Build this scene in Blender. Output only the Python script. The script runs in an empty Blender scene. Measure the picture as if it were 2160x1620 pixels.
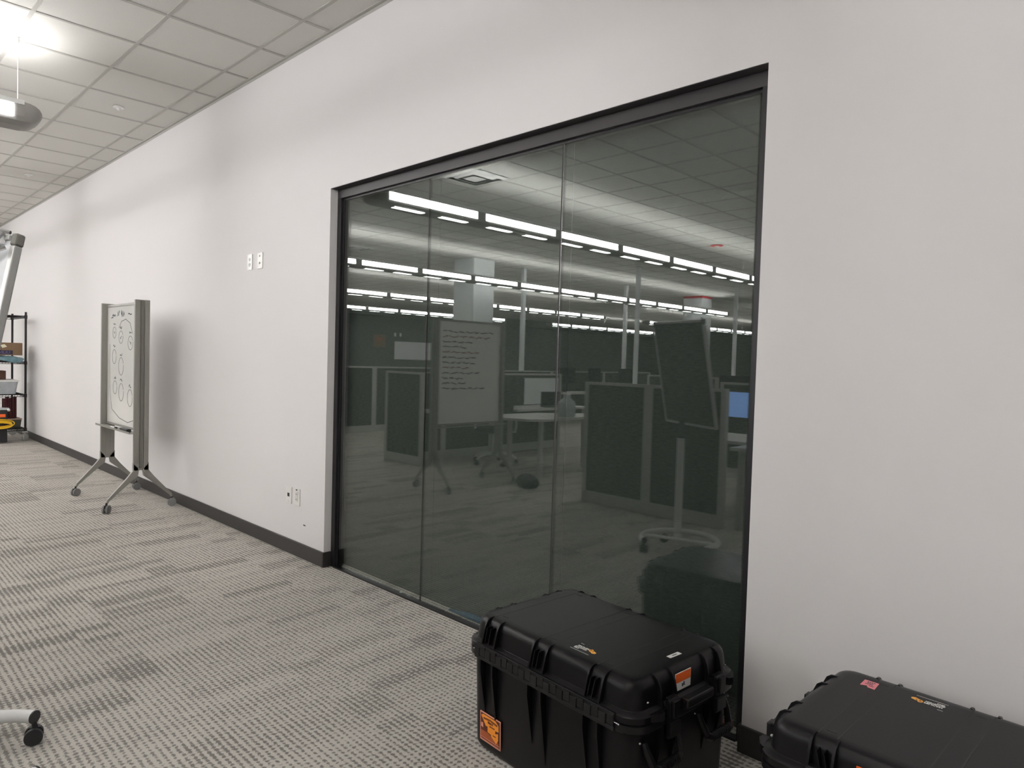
import bpy, bmesh, math, random
from mathutils import Vector, Matrix
random.seed(7)
PI = math.pi
S = bpy.context.scene
C = S.collection

# ------------------------------------------------------------------ camera, exposure, world
cam_d = bpy.data.cameras.new('camera'); cam = bpy.data.objects.new('camera', cam_d); C.objects.link(cam)
yaw, pit, rol = -0.7776, -0.0344, 0.0290
F = Vector((math.sin(yaw)*math.cos(pit), math.cos(yaw)*math.cos(pit), math.sin(pit)))
R0 = Vector((math.cos(yaw), -math.sin(yaw), 0)); U0 = R0.cross(F)
R = R0*math.cos(rol) + U0*math.sin(rol); U = U0*math.cos(rol) - R0*math.sin(rol)
M3 = Matrix((R, U, -F)).transposed().to_4x4(); M3.translation = Vector((0, -2.483, 1.459))
cam.matrix_world = M3
cam_d.sensor_width = 36; cam_d.lens = 36*1466.13/2160; cam_d.clip_start = .02; cam_d.clip_end = 200
S.camera = cam
S.view_settings.view_transform = 'Standard'; S.view_settings.look = 'None'
S.view_settings.gamma = 1; S.view_settings.use_curve_mapping = False
S.view_settings.exposure = 0.18
w = bpy.data.worlds.new('world'); S.world = w; w.use_nodes = True
w.node_tree.nodes['Background'].inputs[0].default_value = (.02, .02, .022, 1)
w.node_tree.nodes['Background'].inputs[1].default_value = .5
UP_W, UP_E, LENS_E, LOUVRE_E = 52.0, 4.0, 33.0, 15.0        # strength of the pendant lights

# ------------------------------------------------------------------ materials
def lin(c): return tuple(((v/255)/12.92 if v/255 <= .04045 else ((v/255+.055)/1.055)**2.4) for v in c)
class NT:
    def __init__(s, name):
        s.m = bpy.data.materials.new(name); s.m.use_nodes = True; s.t = s.m.node_tree; s.n = s.t.nodes
        s.b = s.n['Principled BSDF']; s.out = s.n['Material Output']
    def node(s, kind, **kw):
        n = s.n.new(kind)
        for k, v in kw.items(): setattr(n, k, v)
        return n
    def link(s, a, b): s.t.links.new(a, b)
    def math(s, op, a, b=None, c=None, clamp=False):
        n = s.n.new('ShaderNodeMath'); n.operation = op; n.use_clamp = clamp
        for i, v in enumerate((a, b, c)):
            if v is None: continue
            if isinstance(v, (int, float)): n.inputs[i].default_value = v
            else: s.link(v, n.inputs[i])
        return n.outputs[0]
    def mix(s, fac, a, b):
        n = s.n.new('ShaderNodeMix'); n.data_type = 'RGBA'
        for i, v in ((0, fac), (6, a), (7, b)):
            if isinstance(v, (int, float)): n.inputs[i].default_value = v
            elif isinstance(v, tuple): n.inputs[i].default_value = (*v[:3], 1)
            else: s.link(v, n.inputs[i])
        return n.outputs[2]
    def noise(s, scale, detail=2, vec=None, rough=.5):
        n = s.n.new('ShaderNodeTexNoise'); n.inputs['Scale'].default_value = scale
        n.inputs['Detail'].default_value = detail; n.inputs['Roughness'].default_value = rough
        if vec is not None: s.link(vec, n.inputs['Vector'])
        return n.outputs['Fac']
    def coord(s, scale=None):
        t = s.n.new('ShaderNodeTexCoord').outputs['Object']
        if scale:
            m = s.n.new('ShaderNodeMapping'); m.inputs['Scale'].default_value = scale; s.link(t, m.inputs['Vector']); return m.outputs[0]
        return t
    def bump(s, h, strength, dist=.001):
        n = s.n.new('ShaderNodeBump'); n.inputs['Strength'].default_value = strength; n.inputs['Distance'].default_value = dist
        s.link(h, n.inputs['Height']); s.link(n.outputs[0], s.b.inputs['Normal'])

def mat(name, col, rough=.5, metal=0, nscale=40, namt=.06, bump=0, spec=.5):
    t = NT(name)
    v = t.coord(); nz = t.noise(nscale, 3, v)
    f = t.math('MULTIPLY', t.math('SUBTRACT', nz, .5), 2)
    a = tuple(max(0, c*(1-namt)) for c in col); b = tuple(min(1, c*(1+namt)) for c in col)
    t.link(t.mix(t.math('ADD', t.math('MULTIPLY', f, .5), .5, clamp=True), a, b), t.b.inputs['Base Color'])
    t.b.inputs['Roughness'].default_value = rough; t.b.inputs['Metallic'].default_value = metal
    t.b.inputs['Specular IOR Level'].default_value = spec
    if bump: t.bump(nz, bump)
    return t.m
def emis(name, col, st, base=(.8, .8, .8)):
    t = NT(name); t.b.inputs['Base Color'].default_value = (*base, 1)
    v = t.coord(); nz = t.noise(3, 1, v)
    e = t.math('MULTIPLY', t.math('ADD', t.math('MULTIPLY', nz, .1), .95), st)
    t.b.inputs['Emission Color'].default_value = (*col, 1); t.link(e, t.b.inputs['Emission Strength'])
    return t.m

M = {}
M['wall'] = mat('white_wall_paint', (.83, .805, .81), .75, 0, 260, .012, .12)
M['far_wall'] = mat('grey_green_wall_paint', (.10, .112, .106), .8, 0, 60, .03)
M['jamb'] = mat('jamb_paint', (.62, .60, .60), .7, 0, 200, .015)
M['base'] = mat('dark_grey_vinyl_base', (.040, .036, .035), .5, 0, 60, .08)
M['frame'] = mat('black_anodised_metal', (.022, .021, .023), .38, .3, 80, .06)
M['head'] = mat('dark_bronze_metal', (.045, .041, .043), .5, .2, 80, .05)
M['bar'] = mat('ceiling_bar_white', (.47, .46, .43), .6, 0, 30, .02)
M['white_metal'] = mat('white_powder_coat', (.78, .78, .77), .35, 0, 60, .02)
M['housing'] = mat('lamp_housing_grey', (.30, .29, .275), .5, 0, 60, .03)
M['louvre'] = emis('perforated_lit_panel', (1, 1, .98), LOUVRE_E)
M['lens'] = emis('lamp_lens_glow', (1, .985, .99), LENS_E)
M['up'] = emis('lamp_uplight_glow', (1, .985, .975), UP_E)
M['column'] = mat('column_paint', (.66, .68, .69), .7, 0, 40, .02)
M['red'] = mat('red_band_paint', (.5, .02, .03), .6)
M['fabric'] = mat('dark_partition_fabric', (.035, .04, .036), .9, 0, 300, .25, .3)
M['trim'] = mat('light_grey_partition_trim', (.42, .42, .40), .5, 0, 50, .03)
M['desk'] = mat('pale_laminate_top', (.52, .52, .50), .4, 0, 20, .03)
M['blackp'] = mat('black_plastic', (.012, .012, .014), .45, 0, 60, .15)
M['screen_blue'] = emis('blue_screen', (.17, .30, .62), 2.4, (.02, .02, .03))
M['screen_pale'] = emis('pale_blue_screen', (.4, .62, 1), 5, (.02, .02, .03))
M['screen_off'] = mat('dark_screen', (.01, .01, .012), .2)
M['alu'] = mat('grey_green_painted_metal', (.27, .262, .24), .45, .25, 90, .05)
M['alu_dark'] = mat('grey_channel_metal', (.17, .165, .15), .5, .25, 90, .05)
M['castor'] = mat('grey_castor_rubber', (.20, .20, .20), .6)
M['marker_black'] = mat('black_marker_ink', (.05, .05, .06), .7)
M['marker_red'] = mat('dark_red_marker_ink', (.28, .06, .05), .7)
M['marker_teal'] = mat('teal_marker_ink', (.05, .3, .32), .7)
M['white'] = mat('white_plastic', (.85, .84, .82), .35, 0, 50, .015)
M['offwhite'] = mat('offwhite_plastic', (.74, .73, .71), .4, 0, 50, .02)
M['dark'] = mat('dark_slot', (.02, .02, .02), .6)
M['steel'] = mat('chrome_steel', (.6, .6, .6), .25, .9, 50, .03)
M['rack'] = mat('black_rack_wire', (.014, .012, .012), .35, .4)
M['card'] = mat('brown_cardboard', (.20, .125, .07), .85, 0, 60, .1)
M['card_dark'] = mat('dark_brown_cardboard', (.10, .05, .032), .85, 0, 60, .12)
M['navy'] = mat('navy_print', (.03, .025, .05), .7)
M['lilac'] = mat('violet_print', (.12, .09, .2), .7)
M['paper'] = mat('white_paper', (.82, .83, .84), .8, 0, 50, .02)
M['cream'] = mat('cream_label', (.72, .68, .5), .7)
M['tealbag'] = mat('blue_green_plastic_film', (.10, .19, .22), .25, 0, 14, .5, .8)
M['tub'] = mat('cloudy_plastic_tub', (.42, .45, .47), .3, 0, 20, .2)
M['maroon'] = mat('maroon_cloth', (.06, .012, .014), .9, 0, 30, .5)
M['tan'] = mat('tan_packaging', (.42, .31, .25), .8, 0, 30, .3)
M['olive'] = mat('dark_olive_crate', (.06, .06, .045), .6)
M['yellow'] = mat('yellow_cable', (.75, .45, .01), .4)
M['orange'] = mat('orange_label', (.85, .13, .015), .55, 0, 50, .08)
M['orange_l'] = mat('pale_orange_print', (.95, .33, .03), .55, 0, 50, .08)
M['peach'] = mat('peach_label_border', (.8, .36, .26), .55)
M['brownp'] = mat('brown_print', (.12, .02, .008), .6)
M['rust'] = mat('rust_print', (.42, .10, .03), .6)
M['pink'] = mat('pink_tape', (.85, .28, .32), .6, 0, 60, .1)
M['gold'] = mat('yellow_print', (.9, .45, .08), .5)
M['greyback'] = mat('dark_board_back', (.055, .06, .055), .8)
M['silver'] = mat('silver_tube', (.5, .5, .49), .35, .5)
M['blue_cloth'] = mat('dark_blue_cloth', (.02, .07, .11), .9, 0, 40, .5, .5)
M['darkred'] = mat('dark_red_plastic', (.12, .01, .01), .6)
M['ply'] = mat('tan_poster', (.24, .16, .09), .8, 0, 30, .2)

def m_case():
    t = NT('black_moulded_plastic'); v = t.coord()
    nz = t.noise(220, 3, v); scr = t.noise(9, 5, t.coord((1, 14, 3)), .7)
    s2 = t.math('MULTIPLY', t.math('SUBTRACT', scr, .60, clamp=True), 4, clamp=True)
    t.link(t.mix(t.math('MULTIPLY', s2, .35), (.0065, .0058, .0066), (.026, .024, .024)), t.b.inputs['Base Color'])
    t.b.inputs['Roughness'].default_value = .34; t.b.inputs['Specular IOR Level'].default_value = .22
    t.bump(nz, .25, .0006); return t.m
M['case'] = m_case()
M['case_hi'] = mat('black_latch_plastic', (.009, .0085, .0092), .34, 0, 100, .1, spec=.3)

def m_carpet():
    t = NT('patterned_carpet'); tc = t.coord()
    sep = t.node('ShaderNodeSeparateXYZ'); t.link(tc, sep.inputs[0]); x, y = sep.outputs[0], sep.outputs[1]
    wob = t.noise(9, 2, tc)
    yw = t.math('ADD', y, t.math('MULTIPLY', wob, .006))
    row = t.math('SINE', t.math('MULTIPLY', yw, 2*PI/.0252))
    # random value per woven cell and per band
    def cell(sx, sy, off):
        cx = t.math('FLOOR', t.math('ADD', t.math('DIVIDE', x, sx), off)); cy = t.math('FLOOR', t.math('ADD', t.math('DIVIDE', y, sy), off*.37))
        cb = t.node('ShaderNodeCombineXYZ'); t.link(cx, cb.inputs[0]); t.link(cy, cb.inputs[1]); cb.inputs[2].default_value = off
        wn = t.node('ShaderNodeTexWhiteNoise'); wn.noise_dimensions = '3D'; t.link(cb.outputs[0], wn.inputs['Vector']); return wn.outputs['Value']
    # carpet tiles laid in courses of .61 m: inside each course the yarn tone changes in bands across the rows
    cy = t.math('FLOOR', t.math('DIVIDE', t.math('ADD', y, .31), .6096))
    wn = t.node('ShaderNodeTexWhiteNoise'); wn.noise_dimensions = '1D'; t.link(cy, wn.inputs['W']); ro = wn.outputs['Value']
    r2 = cell(.6096, .6096, 3.3)
    def band(scale, off):
        cb = t.node('ShaderNodeCombineXYZ'); t.link(t.math('ADD', t.math('MULTIPLY', x, scale), t.math('MULTIPLY', ro, 40+off)), cb.inputs[0])
        t.link(t.math('MULTIPLY', cy, 7.3), cb.inputs[1]); t.link(t.math('MULTIPLY', r2, 3), cb.inputs[2])
        return t.noise(1.0, 1, cb.outputs[0])
    n1 = band(6.0, 0); n2 = band(15, 11)
    dkb = t.math('MULTIPLY', t.math('SUBTRACT', n1, .56, clamp=True), 9, clamp=True)
    xw = t.math('ADD', x, t.math('MULTIPLY', t.noise(26, 2, tc), .03))
    rowi = t.math('FLOOR', t.math('DIVIDE', yw, .0252)); wr_ = t.node('ShaderNodeTexWhiteNoise'); wr_.noise_dimensions = '1D'; t.link(rowi, wr_.inputs['W'])
    dash = t.math('SINE', t.math('ADD', t.math('MULTIPLY', xw, 2*PI/.022), t.math('MULTIPLY', wr_.outputs['Value'], 3.0)))
    fine = t.math('SUBTRACT', t.noise(170, 3, tc, .75), .5)
    mid = t.math('SUBTRACT', t.noise(60, 2, tc), .5)
    dashw = t.math('ADD', t.math('MULTIPLY', t.math('SUBTRACT', 1, r2), .35), .22)
    a = t.math('ADD', t.math('MULTIPLY', row, .62), t.math('MULTIPLY', dash, dashw))
    a = t.math('ADD', a, t.math('MULTIPLY', fine, 2.6)); a = t.math('ADD', a, t.math('MULTIPLY', mid, 2.5))
    a = t.math('ADD', a, t.math('MULTIPLY', dkb, .42)); a = t.math('ADD', a, t.math('MULTIPLY', t.math('SUBTRACT', n1, .5), .9))
    a = t.math('ADD', a, t.math('MULTIPLY', t.math('SUBTRACT', n2, .5), .7)); a = t.math('SUBTRACT', a, .06)
    mr = t.node('ShaderNodeMapRange'); mr.interpolation_type = 'SMOOTHSTEP'
    mr.inputs['From Min'].default_value = -.25; mr.inputs['From Max'].default_value = .75; t.link(a, mr.inputs['Value'])
    base = t.mix(mr.outputs[0], (.56, .53, .485), (.115, .103, .09))
    tint = t.mix(t.math('MULTIPLY', t.noise(1.3, 1, tc), .35), base, (.36, .35, .33))
    sp = t.math('MULTIPLY', t.math('ADD', fine, .5), 1.0)
    fin = t.mix(t.math('MULTIPLY', sp, .22), tint, (.66, .63, .59))
    t.link(fin, t.b.inputs['Base Color']); t.b.inputs['Roughness'].default_value = .95; t.b.inputs['Specular IOR Level'].default_value = .1
    t.bump(t.math('SUBTRACT', fine, t.math('MULTIPLY', mr.outputs[0], .6)), .8, .003)
    return t.m
M['carpet'] = m_carpet()

def m_tile():
    t = NT('ceiling_tile_mineral'); tc = t.coord()
    n = t.noise(160, 3, tc, .7); n2 = t.noise(420, 2, tc)
    pit_ = t.math('MULTIPLY', t.math('SUBTRACT', n, .56, clamp=True), 3.0, clamp=True)
    t.link(t.mix(pit_, (.70, .69, .655), (.50, .49, .46)), t.b.inputs['Base Color'])
    t.b.inputs['Roughness'].default_value = .9; t.b.inputs['Specular IOR Level'].default_value = .1
    t.bump(t.math('ADD', n, n2), .15, .001); return t.m
M['tile'] = m_tile()

def m_glass():
    t = NT('clear_glass_pane'); n, l = t.n, t.link
    g = t.node('ShaderNodeNewGeometry'); d = t.node('ShaderNodeVectorMath'); d.operation = 'DOT_PRODUCT'
    l(g.outputs['Normal'], d.inputs[0]); l(g.outputs['Incoming'], d.inputs[1])
    c = t.math('ABSOLUTE', d.outputs['Value']); om = t.math('SUBTRACT', 1, c, clamp=True)
    fr = t.math('ADD', .075, t.math('MULTIPLY', t.math('POWER', om, 5), .90))
    gl = t.node('ShaderNodeBsdfGlossy'); gl.inputs['Roughness'].default_value = 0.0
    gl.inputs['Color'].default_value = (.97, 1, .985, 1)
    tr = t.node('ShaderNodeBsdfTransparent'); tr.inputs['Color'].default_value = (.965, .98, .97, 1)
    mx = t.node('ShaderNodeMixShader'); l(fr, mx.inputs[0]); l(tr.outputs[0], mx.inputs[1]); l(gl.outputs[0], mx.inputs[2])
    # dry smear left by a wiped cloth: a thin sparkly band across the two right hand panes
    tc = t.coord(); sep = t.node('ShaderNodeSeparateXYZ'); l(tc, sep.inputs[0])
    z0 = t.math('ADD', t.math('MULTIPLY', t.math('ADD', sep.outputs[0], 2.94), .026), 2.088)
    dist = t.math('ABSOLUTE', t.math('SUBTRACT', sep.outputs[2], z0))
    band = t.math('SUBTRACT', 1, t.math('DIVIDE', dist, .022), clamp=True)
    sx = t.math('GREATER_THAN', sep.outputs[0], -2.96)
    spk = t.math('MULTIPLY', t.math('SUBTRACT', t.noise(260, 3, tc, .8), .53, clamp=True), 3.2, clamp=True)
    f2 = t.math('MULTIPLY', t.math('MULTIPLY', band, spk), t.math('MULTIPLY', sx, .6))
    df = t.node('ShaderNodeBsdfDiffuse'); df.inputs['Color'].default_value = (.8, .85, .82, 1)
    m2 = t.node('ShaderNodeMixShader'); l(f2, m2.inputs[0]); l(mx.outputs[0], m2.inputs[1]); l(df.outputs[0], m2.inputs[2])
    l(m2.outputs[0], t.out.inputs['Surface']); return t.m
M['glass'] = m_glass()
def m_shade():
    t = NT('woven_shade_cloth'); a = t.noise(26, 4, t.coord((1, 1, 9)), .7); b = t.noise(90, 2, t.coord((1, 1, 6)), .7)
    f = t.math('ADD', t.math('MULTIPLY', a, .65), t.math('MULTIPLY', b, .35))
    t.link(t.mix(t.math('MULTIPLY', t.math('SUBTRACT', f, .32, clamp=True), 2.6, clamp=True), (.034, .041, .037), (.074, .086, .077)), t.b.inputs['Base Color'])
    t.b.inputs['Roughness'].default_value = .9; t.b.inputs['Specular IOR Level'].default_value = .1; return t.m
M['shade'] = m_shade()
def m_wb():
    t = NT('glossy_whiteboard_steel'); v = t.coord(); n = t.noise(4, 3, v)
    t.link(t.mix(n, (.82, .81, .775), (.88, .87, .855)), t.b.inputs['Base Color']); t.b.inputs['Roughness'].default_value = .12
    t.b.inputs['Coat Weight'].default_value = .5; t.b.inputs['Coat Roughness'].default_value = .08; return t.m
M['wb'] = m_wb()

# ------------------------------------------------------------------ mesh helpers
class MB:
    def __init__(s): s.bm = bmesh.new()
    def add(s, verts, faces, mx=None):
        vs = [s.bm.verts.new(mx @ Vector(v) if mx else Vector(v)) for v in verts]
        for f in faces:
            try: s.bm.faces.new([vs[i] for i in f])
            except ValueError: pass
        return s
    def box(s, x0, x1, y0, y1, z0, z1, mx=None):
        v = [(x, y, z) for z in (z0, z1) for y in (y0, y1) for x in (x0, x1)]
        return s.add(v, [(0, 2, 3, 1), (4, 5, 7, 6), (0, 1, 5, 4), (2, 6, 7, 3), (0, 4, 6, 2), (1, 3, 7, 5)], mx)
    def prism(s, pts, a0, a1, axis='z', mx=None):
        n = len(pts)
        def P(p, a): return {'z': (p[0], p[1], a), 'y': (p[0], a, p[1]), 'x': (a, p[0], p[1])}[axis]
        v = [P(p, a0) for p in pts] + [P(p, a1) for p in pts]
        f = [tuple(range(n)), tuple(range(2*n-1, n-1, -1))] + [(i, i+n, (i+1) % n+n, (i+1) % n) for i in range(n)]
        return s.add(v, f, mx)
    def loft(s, rings, mx=None, cap=True):
        n = len(rings[0]); v = [p for r in rings for p in r]; f = []
        for k in range(len(rings)-1):
            for i in range(n): f.append((k*n+i, k*n+(i+1) % n, (k+1)*n+(i+1) % n, (k+1)*n+i))
        if cap: f += [tuple(range(n-1, -1, -1)), tuple(range((len(rings)-1)*n, len(rings)*n))]
        return s.add(v, f, mx)
    def tube(s, path, r, n=10, closed=False, mx=None, flat=1.0):
        path = [Vector(p) for p in path]; rings = []; up = Vector((0, 0, 1)); m = len(path)
        rr = r if isinstance(r, (list, tuple)) else [r]*m
        prev = None
        for i, p in enumerate(path):
            a = path[(i-1) % m] if (closed or i > 0) else p; b = path[(i+1) % m] if (closed or i < m-1) else p
            d = (b-a).normalized()
            ref = prev if prev else (up if abs(d.z) < .95 else Vector((1, 0, 0)))
            u = (ref - d*ref.dot(d)).normalized(); v = d.cross(u); prev = u
            rings.append([tuple(p + u*math.cos(2*PI*k/n)*rr[i]*flat + v*math.sin(2*PI*k/n)*rr[i]) for k in range(n)])
        if closed:
            rings.append(rings[0]); return s.loft(rings, mx, cap=False)
        return s.loft(rings, mx)
    def cyl(s, p0, p1, r, n=16, r2=None, mx=None): return s.tube([p0, p1], [r, r if r2 is None else r2], n, mx=mx)
    def sphere(s, c, r, n=12, sz=1, mx=None):
        rings = []
        for j in range(1, n//2):
            a = PI*j/(n//2); rings.append([(c[0]+r*math.sin(a)*math.cos(2*PI*k/n), c[1]+r*math.sin(a)*math.sin(2*PI*k/n), c[2]-r*sz*math.cos(a)) for k in range(n)])
        return s.loft(rings, mx)
    def stroke(s, pts, w, y, t=.0008, mx=None):
        # flat pen line in the local xz plane at depth y
        for a, b in zip(pts, pts[1:]):
            d = Vector((b[0]-a[0], b[1]-a[1])); L = d.length
            if L < 1e-6: continue
            d /= L; n = Vector((-d.y, d.x))*w/2; e = d*w*.25
            q = [(a[0]-e.x+n.x, a[1]-e.y+n.y), (b[0]+e.x+n.x, b[1]+e.y+n.y), (b[0]+e.x-n.x, b[1]+e.y-n.y), (a[0]-e.x-n.x, a[1]-e.y-n.y)]
            s.prism(q, y, y-t, 'y', mx)
        return s
    def build(s, name, m, parent=None, smooth=False, bevel=0, seg=2):
        bm = s.bm; bmesh.ops.recalc_face_normals(bm, faces=bm.faces)
        me = bpy.data.meshes.new(name); bm.to_mesh(me); bm.free(); me.materials.append(m if not isinstance(m, str) else M[m])
        o = bpy.data.objects.new(name, me); C.objects.link(o)
        if parent: o.parent = parent
        if smooth:
            for p in me.polygons: p.use_smooth = True
            md = o.modifiers.new('edges', 'EDGE_SPLIT'); md.split_angle = math.radians(38)
        if bevel:
            md = o.modifiers.new('bevel', 'BEVEL'); md.width = bevel; md.segments = seg; md.limit_method = 'ANGLE'
        return o
def tag(o, label, cat, group=None, kind=None):
    if label: o['label'] = label
    if cat: o['category'] = cat
    if group: o['group'] = group
    if kind: o['kind'] = kind
    return o
def thing(name, label, cat, loc=(0, 0, 0), rz=0, group=None):
    o = bpy.data.objects.new(name, None); C.objects.link(o); o.location = loc; o.rotation_euler = (0, 0, rz)
    o.empty_display_size = .1
    return tag(o, label, cat, group)
def struct(o): o['kind'] = 'structure'; return o
def dup(root, loc, rz, label, group=None):
    r = root.copy(); C.objects.link(r); r.location = loc; r.rotation_euler = (0, 0, rz); r['label'] = label
    if group: r['group'] = group
    for ch in list(root.children):
        c = ch.copy(); C.objects.link(c); c.parent = r
        for g in list(ch.children):
            d = g.copy(); C.objects.link(d); d.parent = c
    return r
def rrect(hx, hy, r, z, n=5, cx=0, cy=0):
    p = []
    for sx, sy, a0 in ((1, 1, 0), (-1, 1, 90), (-1, -1, 180), (1, -1, 270)):
        for k in range(n+1):
            a = math.radians(a0+90*k/n); p.append((cx+sx*(hx-r)+r*math.cos(a), cy+sy*(hy-r)+r*math.sin(a), z))
    return p
def arc(cx, cy, rx, ry, a0, a1, n):
    return [(cx+rx*math.cos(math.radians(a0+(a1-a0)*k/n)), cy+ry*math.sin(math.radians(a0+(a1-a0)*k/n))) for k in range(n+1)]
def text_mesh(txt, size, name, m, parent, mx, mirrored=True, bold=.0):
    cu = bpy.data.curves.new(name, 'FONT'); cu.body = txt; cu.size = size; cu.extrude = .0003; cu.offset = bold
    to = bpy.data.objects.new(name, cu); C.objects.link(to)
    dg = bpy.context.evaluated_depsgraph_get(); me = bpy.data.meshes.new_from_object(to.evaluated_get(dg))
    C.objects.unlink(to); bpy.data.objects.remove(to); bpy.data.curves.remove(cu)
    mm = mx @ Matrix.Diagonal((-1 if mirrored else 1, 1, 1, 1)); me.transform(mm)
    if mirrored: me.flip_normals()
    me.name = name; me.materials.clear(); me.materials.append(M[m])
    o = bpy.data.objects.new(name, me); C.objects.link(o)
    if parent: o.parent = parent
    return o

# ------------------------------------------------------------------ the room
XL, XR, YF, H = -26.0, 7.0, -37.0, 3.62
OX0, OX1, OT = -4.21, -1.171, 2.579       # the opening in the back wall
struct(MB().box(XL-.2, XR+.2, YF-.2, 3.2, -.12, 0).build('floor', 'carpet'))
struct(MB().box(XL-.2, XR+.2, YF-.2, 3.2, H+.006, H+.12).build('ceiling', 'tile'))
b = MB()
b.box(XL, OX0, 0, .12, 0, H+.004).box(OX1, XR, 0, .12, 0, H+.004).box(OX0, OX1, 0, .12, OT, H+.004)
struct(b.build('wall_back', 'wall'))
struct(MB().box(XL-.15, XL, YF, 3.0, 0, H).build('wall_left', 'far_wall'))
struct(MB().box(XR, XR+.15, YF, 3.0, 0, H).build('wall_right', 'wall'))
struct(MB().box(XL, XR, YF-.15, YF, 0, H).build('wall_front', 'far_wall'))
struct(MB().box(XL, XR, 3.0, 3.15, 0, H).build('wall_beyond', 'wall'))
# ceiling suspension bars
b = MB()
xk = -5.459 % .6096
x = XL + ((-5.459-XL) % .6096)
while x < XR: b.box(x-.012, x+.012, YF, 0, H, H+.008); x += .6096
y = -.2104
while y > YF: b.box(XL, XR, y-.012, y+.012, H+.0005, H+.008); y -= .6183
b.box(XL, XR, -.022, 0, H-.002, H+.008).box(XL, XR, -.002, 0, H-.022, H)
struct(b.build('trim_1', 'bar'))
# skirting
b = MB(); b.box(XL, OX0, -.012, 0, 0, .105).box(OX0-.001, OX0+.010, -.012, .05, 0, .105); struct(b.build('baseboard_left', 'base', bevel=.003))
b = MB(); b.box(OX1, XR, -.012, 0, 0, .105).box(OX1-.010, OX1+.001, -.012, .05, 0, .105); struct(b.build('baseboard_right', 'base', bevel=.003))
b = MB(); b.box(XL, XL+.012, YF, -.012, 0, .105); struct(b.build('baseboard_far', 'base'))

# glazed opening: frame, three panes, seals
win = struct(MB().box(OX0, OX1, .055, .118, OT-.062, OT).box(OX0, OX1, .002, .055, OT-.003, OT).build('window_1', 'head', bevel=.001))  # thin soffit plate added; its dark colour stands in for shade there
MB().box(OX0, OX0+.045, .055, .118, .0, OT-.062).box(OX0+.045, OX0+.062, .072, .112, .010, OT-.062).build('side_jamb', 'frame', win)
MB().box(OX1-.045, OX1, .055, .118, .0, OT-.062).box(OX1-.055, OX1-.045, .072, .112, .010, OT-.062).build('side_jamb', 'frame', win)
MB().box(OX0+.045, OX1-.045, .045, .082, 0, .010).build('sill_track', 'frame', win)
MB().box(OX0+.045, OX1-.045, .075, .112, OT-.075, OT-.062).build('head_gasket', 'frame', win)
seams = [OX0+.062, -3.236, -2.214, OX1-.062]
for i in range(3):
    a = seams[i] + (.0 if i == 0 else .002); c = seams[i+1] - (.0 if i == 2 else .002)
    MB().box(a, c, .072, .082, .0102, OT-.075).build('glass_pane', 'glass', win)
MB().box(-3.2378, -3.2342, .0725, .0815, .0102, OT-.075).build('pane_seal', 'dark', win)
MB().box(-2.2175, -2.2105, .070, .084, .0102, OT-.075).build('pane_seal', 'dark', win)
MB().box(-2.2105, -2.2088, .071, .083, .0102, OT-.075).build('pane_edge', 'steel', win)

# roller shades behind the glass
def shade(x0, x1, zb, y, label):
    t = thing('roller_shade', label, 'window shade', ((x0+x1)/2, y, zb), 0, 'shades hanging behind the glass')
    hw = (x1-x0)/2; top = 2.62-zb
    MB().box(-hw, hw, -.0008, .0008, .02, top).build('shade_cloth', 'shade', t)
    MB().box(-hw, hw, -.004, .004, 0, .024).build('hem_bar', 'shade', t)
    MB().cyl((-hw, .03, top+.0), (hw, .03, top+.0), .03, 14).build('roller', 'frame', t, smooth=True)
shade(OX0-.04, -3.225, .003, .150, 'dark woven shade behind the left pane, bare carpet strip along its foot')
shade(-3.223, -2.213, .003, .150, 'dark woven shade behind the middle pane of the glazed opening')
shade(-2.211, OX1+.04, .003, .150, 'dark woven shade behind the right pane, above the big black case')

# things lying behind the glass
b = MB(); rings = []
pts = [(-3.02, .122, .006), (-2.85, .120, .018), (-2.6, .121, .021), (-2.3, .120, .02), (-2.0, .121, .021), (-1.75, .122, .012)]
b.tube(pts, [.006, .018, .020, .019, .020, .008], 10)
tag(b.build('cloth_roll', 'blue_cloth', smooth=True), 'dark blue rolled cloth lying on the carpet just behind the glass', 'cloth')
tag(MB().box(-1.36, -1.27, .128, .142, .0, .03).build('red_block', 'darkred', bevel=.003), 'small dark red block on the carpet behind the glass by the right jamb', 'wedge')  # plain box for an unidentified red patch low behind the glass

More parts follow.
